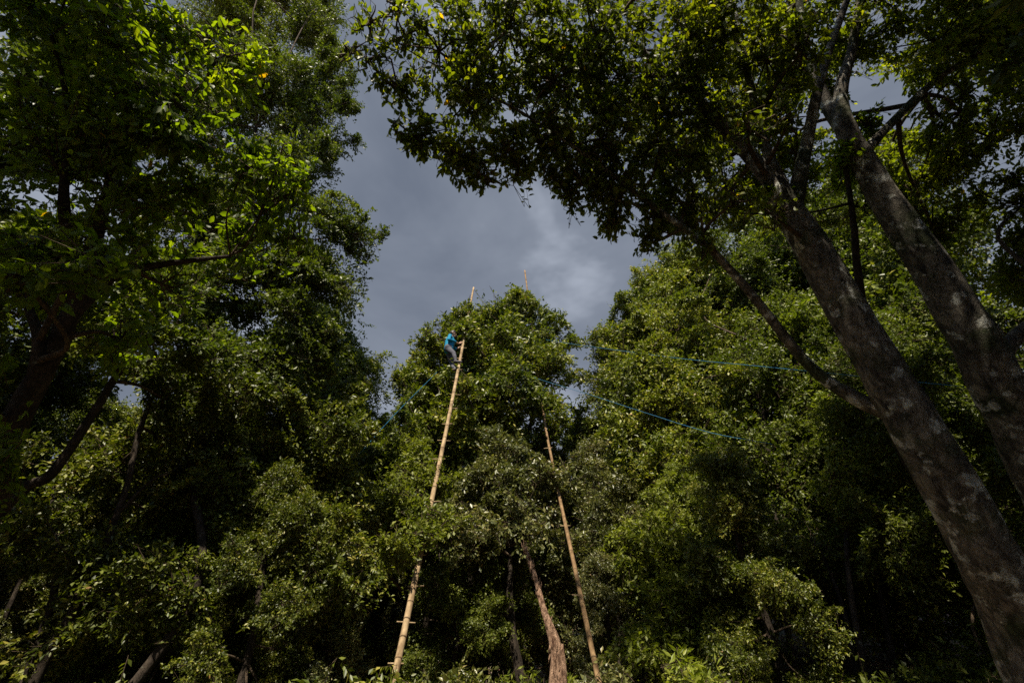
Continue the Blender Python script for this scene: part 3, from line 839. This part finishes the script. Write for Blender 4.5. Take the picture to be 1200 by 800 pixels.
# thin dark stems seen in the shade under the crowns
stems = [(1040, 1010, 600, 10.5, .06), (1000, 960, 640, 10.0, .055), (925, 900, 560, 11.0, .07), (225, 215, 560, 10.5, .06), (290, 275, 600, 11, .06),
         (520, 515, 640, 14, .07), (735, 715, 640, 12.6, .04), (875, 862, 560, 12, .06), (12, 60, 600, 9, .05), (395, 380, 600, 12.5, .07)]
for k, (p0, p1, ytop, Y, r) in enumerate(stems):
    top = PY(p1, ytop, Y + .3); bx = PY(p0, 800, Y)
    b0 = gp(bx[0], Y, -.1)
    make_tree('understorey_tree', ['thin crooked stem above the bare earth at lower right', 'thin stem forking left of the bare earth at lower right', 'straight dark stem in the shade right of the bright shrub',
               'thin dark stem low on the left behind the slender tree', 'thin stem low on the left, nearer the poles', 'dark stem just right of the peg-studded pole', 'thin stem just right of the second bamboo pole',
               'dark stem rising into the shaded tree at right', 'thin stem at the lower left corner', 'dark stem left of the peg-studded pole'][k], 'tree', b0,
              [[(b0, r), (b0 * .6 + top * .4 + np.array((.15 * math.sin(k * 3), 0, 0)), r * .85), (b0 * .3 + top * .7 - np.array((.12 * math.sin(k * 5), 0, 0)), r * .7), (top, r * .4)]],
              [(top, .55, .6), (top + np.array((.3, .1, -.5)), .4, .5)], (.10, .024), M_DARK, cover=1.95, seed=200 + k, sides=7,
              group='thin stems in the understorey')

# ------------------------------------------------------------------ undergrowth
def shrub_arch(seed, mat, leaf, straps=False):
    rng = np.random.default_rng(seed)
    L = [(np.array((rng.normal() * .35, rng.normal() * .35, .45 + rng.random() * .5)), rng.uniform(.28, .42), 1.0) for _ in range(5)]
    st = [[(np.array((0, 0, -.1)), .03), (np.array((.05, .0, .4)), .02), (np.array((.1, .05, .9)), .008)]]
    return make_tree('shrub', 'shrub', 'shrub', (0, 0, 0), st, L, leaf, mat, seed=seed, cover=1.6, limb_r=.012, clump=.6, upbias=.5)


sh = [shrub_arch(301, M_LAUREL, (.08, .020)), shrub_arch(302, M_FRESH, (.11, .016)), shrub_arch(303, M_GREY, (.08, .019)), shrub_arch(304, M_DARK, (.08, .020))]
shu = set()
rs = random.Random(5)
spots = [(1, 655, 9.6, .9, 'long leaved pale shrub at the foot of the dead trunk'), (1, 690, 8.6, .7, 'strappy sunlit shrub between dead trunk and second pole'),
         (1, 610, 10.4, .9, 'long leaved shrub left of the dead trunk'), (0, 560, 10.5, 1.2, 'dark glossy shrub at the bottom between the poles'), (2, 520, 9.8, 1.1, 'silvery shrub right of the peg-studded pole foot'),
         (0, 440, 9.0, 1.0, 'glossy shrub just left of the peg-studded pole foot'), (2, 740, 9.2, 1.1, 'silvery shrub right of the second pole foot'), (1, 800, 9.0, 1.1, 'long leaved shrub under the bright shrub'),
         (2, 850, 8.8, 1.0, 'silvery shrub at the bottom, left of the shaded stems'), (0, 900, 9.2, 1.1, 'glossy shrub in half shade at lower right'),
         (3, 950, 9.5, 1.0, 'dark shrub left of the bare earth'), (3, 1105, 9.5, 1.2, 'dark shrub right of the bare earth'), (3, 1180, 8.5, 1.2, 'dark shrub at the foot of the leaning trunks'),
         (3, 380, 8.6, 1.2, 'dark shrub at the bottom left of the pole'), (0, 310, 9.0, 1.2, 'glossy shrub at the bottom in the left shade'), (3, 230, 8.5, 1.2, 'dark shrub at the bottom behind the slender trunk'),
         (3, 140, 8.8, 1.2, 'dark shrub at the bottom beside the slender trunk'), (3, 60, 8.2, 1.2, 'dark shrub in the lower left corner'), (0, 1050, 12.5, 1.3, 'glossy shrub on the slope behind the bare earth')]
for a, px, Y, s, lab in spots:
    if a in shu: o = copy_tree(sh[a])
    else: o = sh[a]; shu.add(a)
    x = float(PY(px, 780, Y)[0])
    o.location = (x, Y, ground_z(x, Y)); o.rotation_euler = (0, 0, rs.uniform(0, 6)); o.scale = (s * 1.25, s * 1.25, s * 1.25)
    o['label'] = lab; o['group'] = 'shrubs of the undergrowth'

# fallen leaves on the bare slope
rng = np.random.default_rng(9)
n = 9000
X = rng.uniform(3, 12, n); Yv = rng.uniform(7, 16, n)
Pp = np.array([(x, y, ground_z(x, y) + .012) for x, y in zip(X, Yv)])
an = rng.uniform(0, 6.28, n)
Dd = np.stack((np.cos(an), np.sin(an), rng.normal(scale=.25, size=n)), 1)
Nn = np.stack((rng.normal(scale=.4, size=n), rng.normal(scale=.4, size=n), np.ones(n)), 1)
M_LITTER = leafmat('dead_leaf', [(0.0, (0.10, 0.05, 0.025)), (.6, (0.28, 0.17, 0.08)), (1.0, (0.45, 0.34, 0.2))], rough=.8, trans=.05, spec=.2)
o = obj('leaf_litter', leaves_mesh('leaf_litter', Pp, Dd, Nn, rng.uniform(.06, .12, n), rng.uniform(.018, .03, n), rng.random(n), False), None, M_LITTER)
tag(o, 'brown fallen leaves scattered over the bare slope at lower right', 'leaf litter', None, 'stuff')

# ------------------------------------------------------------------ bamboo poles
def pole(name, label, pts, radii, mat, pegs, seed):
    base = pts[0]
    root = empty(name, base, label, 'pole', 'bamboo climbing poles')
    p, r = spline(pts, radii, 14)
    L = np.concatenate(([0], np.cumsum(np.linalg.norm(np.diff(p, axis=0), axis=1))))
    tt, nodes, s = [0.0], [], 0.35
    while s < L[-1] - .1:
        nodes.append(s); s += 0.42 + 0.12 * math.sin(s * 1.7)
    samp = sorted(set([0.0, L[-1]] + [q for s in nodes for q in (s - .03, s - .009, s, s + .009, s + .03)] + list(np.linspace(0, L[-1], 60))))
    samp = [q for q in samp if 0 <= q <= L[-1]]
    pp = np.array([[np.interp(q, L, p[:, c]) for c in range(3)] for q in samp])
    rr = np.interp(samp, L, r)
    na = np.array(nodes)
    for i, q in enumerate(samp):
        dmin = np.min(np.abs(na - q))
        rr[i] *= 1.10 if dmin < .004 else (1.05 if dmin < .012 else 1.0)
    g = Geo(); tube(g, pp, rr, 14, 0.0, seed)
    culm = g.build('culm', mat, root, True, base)
    for q in nodes:
        c0 = np.array([np.interp(q - .012, L, p[:, k]) for k in range(3)]); c1 = np.array([np.interp(q + .012, L, p[:, k]) for k in range(3)])
        w = float(np.interp(q, L, r)) * 1.13
        g = Geo(); tube(g, [c0, (c0 + c1) / 2, c1], [w * .97, w, w * .97], 12)
        g.build('node', M_NODE, culm, True, base)
    rn = random.Random(seed)
    for q in pegs:
        c = np.array([np.interp(q, L, p[:, k]) for k in range(3)])
        g = Geo(); hl = rn.uniform(.11, .17); of = rn.uniform(-.05, .05)
        a = np.array((1, rn.uniform(-.15, .15), rn.uniform(-.08, .08)))
        tube(g, [c - a * (hl - of), c, c + a * (hl + of)], [.012, .013, .012], 8)
        g.build('peg', M_BAMBOO, root, True, base)
    return root, (lambda q: np.array([np.interp(q, L, p[:, k]) for k in range(3)])), L[-1]


P1a, P1b = PY(460, 800, 9.2), PY(555, 337, 14.9)
ax = (P1b - P1a) / np.linalg.norm(P1b - P1a)
gz = ground_z(P1a[0], 9.0)
P1g = P1a - ax * ((P1a[2] - gz + .3) / ax[2])
len1 = np.linalg.norm(P1b - P1g)
pole1, f1, L1 = pole('bamboo_pole', 'pale bamboo pole with crosswise pegs carrying the climber, leaning into the tree', [P1g, P1g * .5 + P1b * .5 + np.array((0.05, 0, 0)), P1b], [.060, .050, .036], M_BAMBOO,
                     list(np.arange(.9, len1 - 1.2, .66)), 3)
P2 = [PY(702, 800, 9.5), PY(673, 662, 10.4), PY(648, 545, 12.3), PY(635, 470, 14.3), PY(615, 317, 16.8)]
v = P2[0] - P2[1]; v /= np.linalg.norm(v)
P2g = P2[0] + v * ((P2[0][2] - ground_z(P2[0][0], 9.2) + .3) / -v[2])
pole2, f2, L2 = pole('bamboo_pole', 'second, browner bamboo pole standing right of the dead trunk, slightly bowed', [P2g] + P2, [.048, .046, .042, .037, .034, .034], M_BAMBOO2, [3.4, 5.2, 7.0, 8.6], 4)

# ------------------------------------------------------------------ broken dead trunk
S = [PY(653, 830, 9.0), PY(652, 790, 9.0), PY(650, 752, 9.0), PY(637, 712, 9.2), PY(626, 672, 9.5), PY(616, 641, 9.7)]
S0 = gp(S[0][0], 9.0, -.15)
snag = empty('dead_trunk', S0, 'broken dead reddish brown trunk with flaking bark between the two poles', 'dead tree')
g = Geo()
p, r = spline([S0] + S, [.13, .115, .105, .088, .048, .040, .028], 12)
tube(g, p, r, 18, .30, 5, True)
for k in range(7):
    a = k * .9
    b = PY(616, 643, 9.7) + np.array((math.cos(a) * .02, math.sin(a) * .02, 0))
    tube(g, [b - np.array((0, 0, .10)), b + np.array((math.cos(a) * .04 - .03, math.sin(a) * .03, .06 + .12 * abs(math.sin(k * 2.2))))], [.014, .002], 4)
rr_ = random.Random(3)
for k in range(60):
    t = rr_.uniform(0.12, .97); i = int(t * (len(S) - 1)); u = t * (len(S) - 1) - i
    c = S[i] * (1 - u) + S[min(i + 1, len(S) - 1)] * u
    w = [.115, .105, .088, .048, .040, .028][i] * (1 - u) + [.105, .088, .048, .040, .028, .02][i] * u
    a = rr_.uniform(-3.3, .2)
    o_ = np.array((math.cos(a) * w, math.sin(a) * w, 0)); h_ = rr_.choice((-1, 1)) * rr_.uniform(.05, .14)
    tube(g, [c + o_ * .8, c + o_ * 1.05 + np.array((0, 0, h_ * .5)), c + o_ * 1.2 + np.array((0, 0, h_))], [.018, .013, .002], 4)
snag_trunk = g.build('trunk', M_SNAG, snag, False, S0)
g = Geo()
q0 = PY(661, 800, 8.9); q1 = PY(659, 754, 8.95)
p, r = spline([q0 + np.array((-.03, 0, -.4)), q0, (q0 + q1) / 2, q1], [.05, .042, .036, .018], 6)
tube(g, p, r, 10, .3, 8, True)
g.build('stub', M_SNAG, snag, True, S0)

# ------------------------------------------------------------------ ropes
def rope(label, pts, r=.006, cat='rope'):
    pts = [np.asarray(p) for p in pts]
    base = pts[0]
    p, rr = spline(pts, [r] * len(pts), 16)
    g = Geo(); tube(g, p, rr, 6)
    o = g.build('blue_rope', M_ROPE, None, True, base)
    o.location = [float(c) for c in base]
    tag(o, label, cat, 'blue guy ropes of the climbing poles')
    return o


rope('long blue rope running from the upper right of the climbed tree to the leaning trunks', [PD(640, 398, 18.4), PD(678, 404, 17.4), PD(790, 419, 14.3), PD(900, 430, 11.6), PD(1010, 441, 9.2), PD(1130, 453, 7.2)], .0065)
rope('lower blue rope sloping from the second pole down to the right', [PD(600, 432, 16.6), PD(625, 442, 15.9), PD(690, 462, 14.2), PD(755, 483, 12.7), PD(830, 506, 11.2), PD(905, 520, 9.9)], .0065)
rope('blue rope slanting down left from below the climber', [PD(512, 436, 16.2), PD(498, 450, 15.4), PD(465, 483, 13.2), PD(428, 524, 11.4), PD(380, 580, 10.6), PD(330, 640, 9.8)], .0065)


# ------------------------------------------------------------------ the climber
def remeshed(geo_list, voxel, name, smooth=6):
    """capsules and balls fused into one continuous surface"""
    V, S_, I, n = [], [], [], 0
    g = Geo()
    for (a, ra, b, rb_) in geo_list:
        a = np.asarray(a, float); b = np.asarray(b, float)
        d = b - a; L = np.linalg.norm(d)
        if L < 1e-5: b = a + np.array((0, 0, 1e-3)); d = b - a; L = 1e-3
        t = d / L
        pts, rad = [], []
        for k in range(5):
            ang = math.pi / 2 * (1 - k / 4 * .999) if k < 4 else 0.0
            pts.append(a - t * ra * math.sin(ang)); rad.append(max(ra * math.cos(ang), ra * .06))
        for k in range(5):
            ang = math.pi / 2 * (k / 4)
            pts.append(b + t * rb_ * math.sin(ang)); rad.append(max(rb_ * math.cos(ang), rb_ * .06))
        tube(g, pts, rad, 12)
    me = mesh_np(name + '_cage', np.concatenate(g.v), np.concatenate(g.s), np.concatenate(g.i))
    tmp = bpy.data.objects.new('tmp', me); COL.objects.link(tmp)
    m = tmp.modifiers.new('r', 'REMESH'); m.mode = 'VOXEL'; m.voxel_size = voxel
    sm = tmp.modifiers.new('s', 'SMOOTH'); sm.factor = .5; sm.iterations = smooth
    dg = bpy.context.evaluated_depsgraph_get(); dg.update()
    res = bpy.data.meshes.new_from_object(tmp.evaluated_get(dg))
    res.name = name
    bpy.data.objects.remove(tmp); bpy.data.meshes.remove(me)
    for p_ in res.polygons: p_.use_smooth = True
    return res


# local frame: x to the right (the way the climber faces), y away from the camera, z up; origin at the hips
zz = [P1g + (P1b - P1g) * t for t in np.linspace(.4, 1, 400)]
def pix_y(p):
    w = p - np.array((0, 0, CAMZ)); return 400 - F * (w @ np.array((0, -SP, CP))) / (w @ np.array((0, CP, SP)))
q = min(zz, key=lambda p: abs(pix_y(p) - 413))
tpole = float(np.interp(q[2], [P1g[2], P1b[2]], [0, 1]))
pole_at = lambda z: P1g + (P1b - P1g) * ((z - P1g[2]) / (P1b[2] - P1g[2]))
hip = pole_at(q[2]) + np.array((-.38, -.10, 0))
PSC = 1.04
per = empty('person', hip, 'person in a blue shirt and grey trousers climbing the bamboo pole near the treetop', 'person')
W = lambda x, y, z: np.array((x, y, z))
pl = lambda z: (pole_at(hip[2] + z * PSC) - hip) / PSC        # pole in local space
hL, hR = pl(.50) + W(-.055, -.03, 0), pl(.30) + W(-.055, -.03, 0)
fL, fR = pl(-.66) + W(-.02, -.07, .06), pl(-.98) + W(-.02, .07, .06)
hipL, hipR = W(0, -.09, 0), W(0, .09, 0)
chest, neck, head = W(.02, 0, .38), W(.05, 0, .52), W(.09, 0, .66)
shL, shR = W(.03, -.18, .46), W(.03, .18, .46)
knL, knR = W(.20, -.19, -.24), W(.13, .19, -.42)
elL, elR = W(.02, -.27, .24), W(.06, .25, .20)


def limbs_of(k=1.0, parts='all'):
    c = []
    if parts in ('all', 'shirt'):
        c += [(W(0, -.05, .04), .125 * k, chest, .135 * k), (W(0, .05, .04), .125 * k, chest, .135 * k), (shL, .062 * k, shR, .062 * k), (W(0.0, 0, .2), .13 * k, W(.02, 0, .44), .12 * k)]
        c += [(shL, .06 * k, elL, .046 * k), (shR, .06 * k, elR, .046 * k)]
    if parts == 'shirt':
        c += [(elL, .046 * k, elL * .45 + hL * .55, .040 * k), (elR, .046 * k, elR * .45 + hR * .55, .040 * k)]
    if parts == 'all':
        c += [(elL, .042, hL + W(-.03, -.02, -.03), .028), (elR, .042, hR + W(-.03, .02, -.03), .028)]
        c += [(neck, .055, head, .055), (head + W(.005, 0, .02), .092, head + W(.012, 0, .045), .088), (head + W(.035, 0, -.055), .05, head + W(.05, 0, -.06), .042)]
        c += [(head + W(.098, 0, .0), .014, head + W(.108, 0, -.015), .014)]                # nose
        for s in (-1, 1):
            c += [(head + W(.0, s * .092, .005), .018, head + W(-.006, s * .096, .02), .016)]
    if parts in ('all', 'trousers'):
        c += [(hipL + W(0, 0, .05), .11 * k, hipR + W(0, 0, .05), .11 * k)]
        for h_, kn, f in ((hipL, knL, fL), (hipR, knR, fR)):
            an = f + W(-.05, 0, .06)
            c += [(h_, .095 * k, kn, .062 * k), (kn, .060 * k, an * .6 + kn * .4, .052 * k), (an * .6 + kn * .4, .05 * k, an, .038 * k)]
    if parts == 'all':
        for f in (fL, fR):
            c += [(f + W(-.05, 0, .06), .036, f + W(-.05, 0, .02), .036)]
        for hd, s in ((hL, -1), (hR, 1)):
            pal = hd + W(-.01, s * .03, 0)
            c += [(hd + W(-.03, s * .03, -.04), .026, pal, .030)]
            for j in range(4):
                z = (j - 1.5) * .020
                k1 = pal + W(.045 + .006 * (1.5 - abs(j - 1.5)), s * .035, z); k2 = k1 + W(.035, -s * .035, 0); k3 = k2 + W(-.012, -s * .035, 0)
                c += [(pal + W(.01, s * .012, z), .0105, k1, .0095), (k1, .0095, k2, .0085), (k2, .0085, k3, .0075)]
            c += [(pal + W(0, -s * .01, -.02), .012, pal + W(.03, -s * .05, .01), .010), (pal + W(.03, -s * .05, .01), .010, pal + W(.06, -s * .055, .02), .009)]
    return c


M_SKIN = plain('skin', (0.30, 0.17, 0.11), .55, .4, .08, 8)
M_SHIRT = plain('blue_cloth', (0.006, 0.15, 0.26), .8, .2, .18, 9)
M_TROU = plain('grey_cloth', (0.075, 0.075, 0.088), .85, .15, .3, 12)
M_HAIR = plain('dark_hair', (0.018, 0.013, 0.010), .5, .4, .3, 40)
M_SHOE = plain('shoe_leather', (0.05, 0.045, 0.05), .6, .3, .3, 15)
body = obj('body', remeshed(limbs_of(1.0, 'all'), .0085, 'body', 2), per, M_SKIN)
sh_ = obj('shirt', remeshed(limbs_of(1.16, 'shirt'), .012, 'shirt', 3), per, M_SHIRT)
tr_ = obj('trousers', remeshed(limbs_of(1.18, 'trousers'), .012, 'trousers', 3), per, M_TROU)
hair = obj('hair', remeshed([(head + W(-.014, 0, .045), .106, head + W(.004, 0, .064), .102), (head + W(-.05, 0, -.01), .07, head + W(-.035, 0, .03), .08)], .010, 'hair', 2), per, M_HAIR)
for f in (fL, fR):
    obj('shoe', remeshed([(f + W(-.08, 0, .015), .038, f + W(.07, 0, .0), .040), (f + W(-.05, 0, .05), .042, f + W(-.05, 0, .02), .042), (f + W(.07, 0, .0), .040, f + W(.13, 0, -.004), .032)], .009, 'shoe', 2), per, M_SHOE)
for s in (-1, 1):
    obj('eye', remeshed([(head + W(.083, s * .034, .022), .012, head + W(.084, s * .034, .022), .012)], .003, 'eye', 1), per, M_HAIR)
obj('mouth', remeshed([(head + W(.092, -.02, -.045), .006, head + W(.092, .02, -.045), .006)], .003, 'mouth', 1), per, plain('lips', (.22, .08, .07), .5, .3, .1, 10))
per.scale = (PSC, PSC, PSC)
print('LEAVES', TOTAL[0])
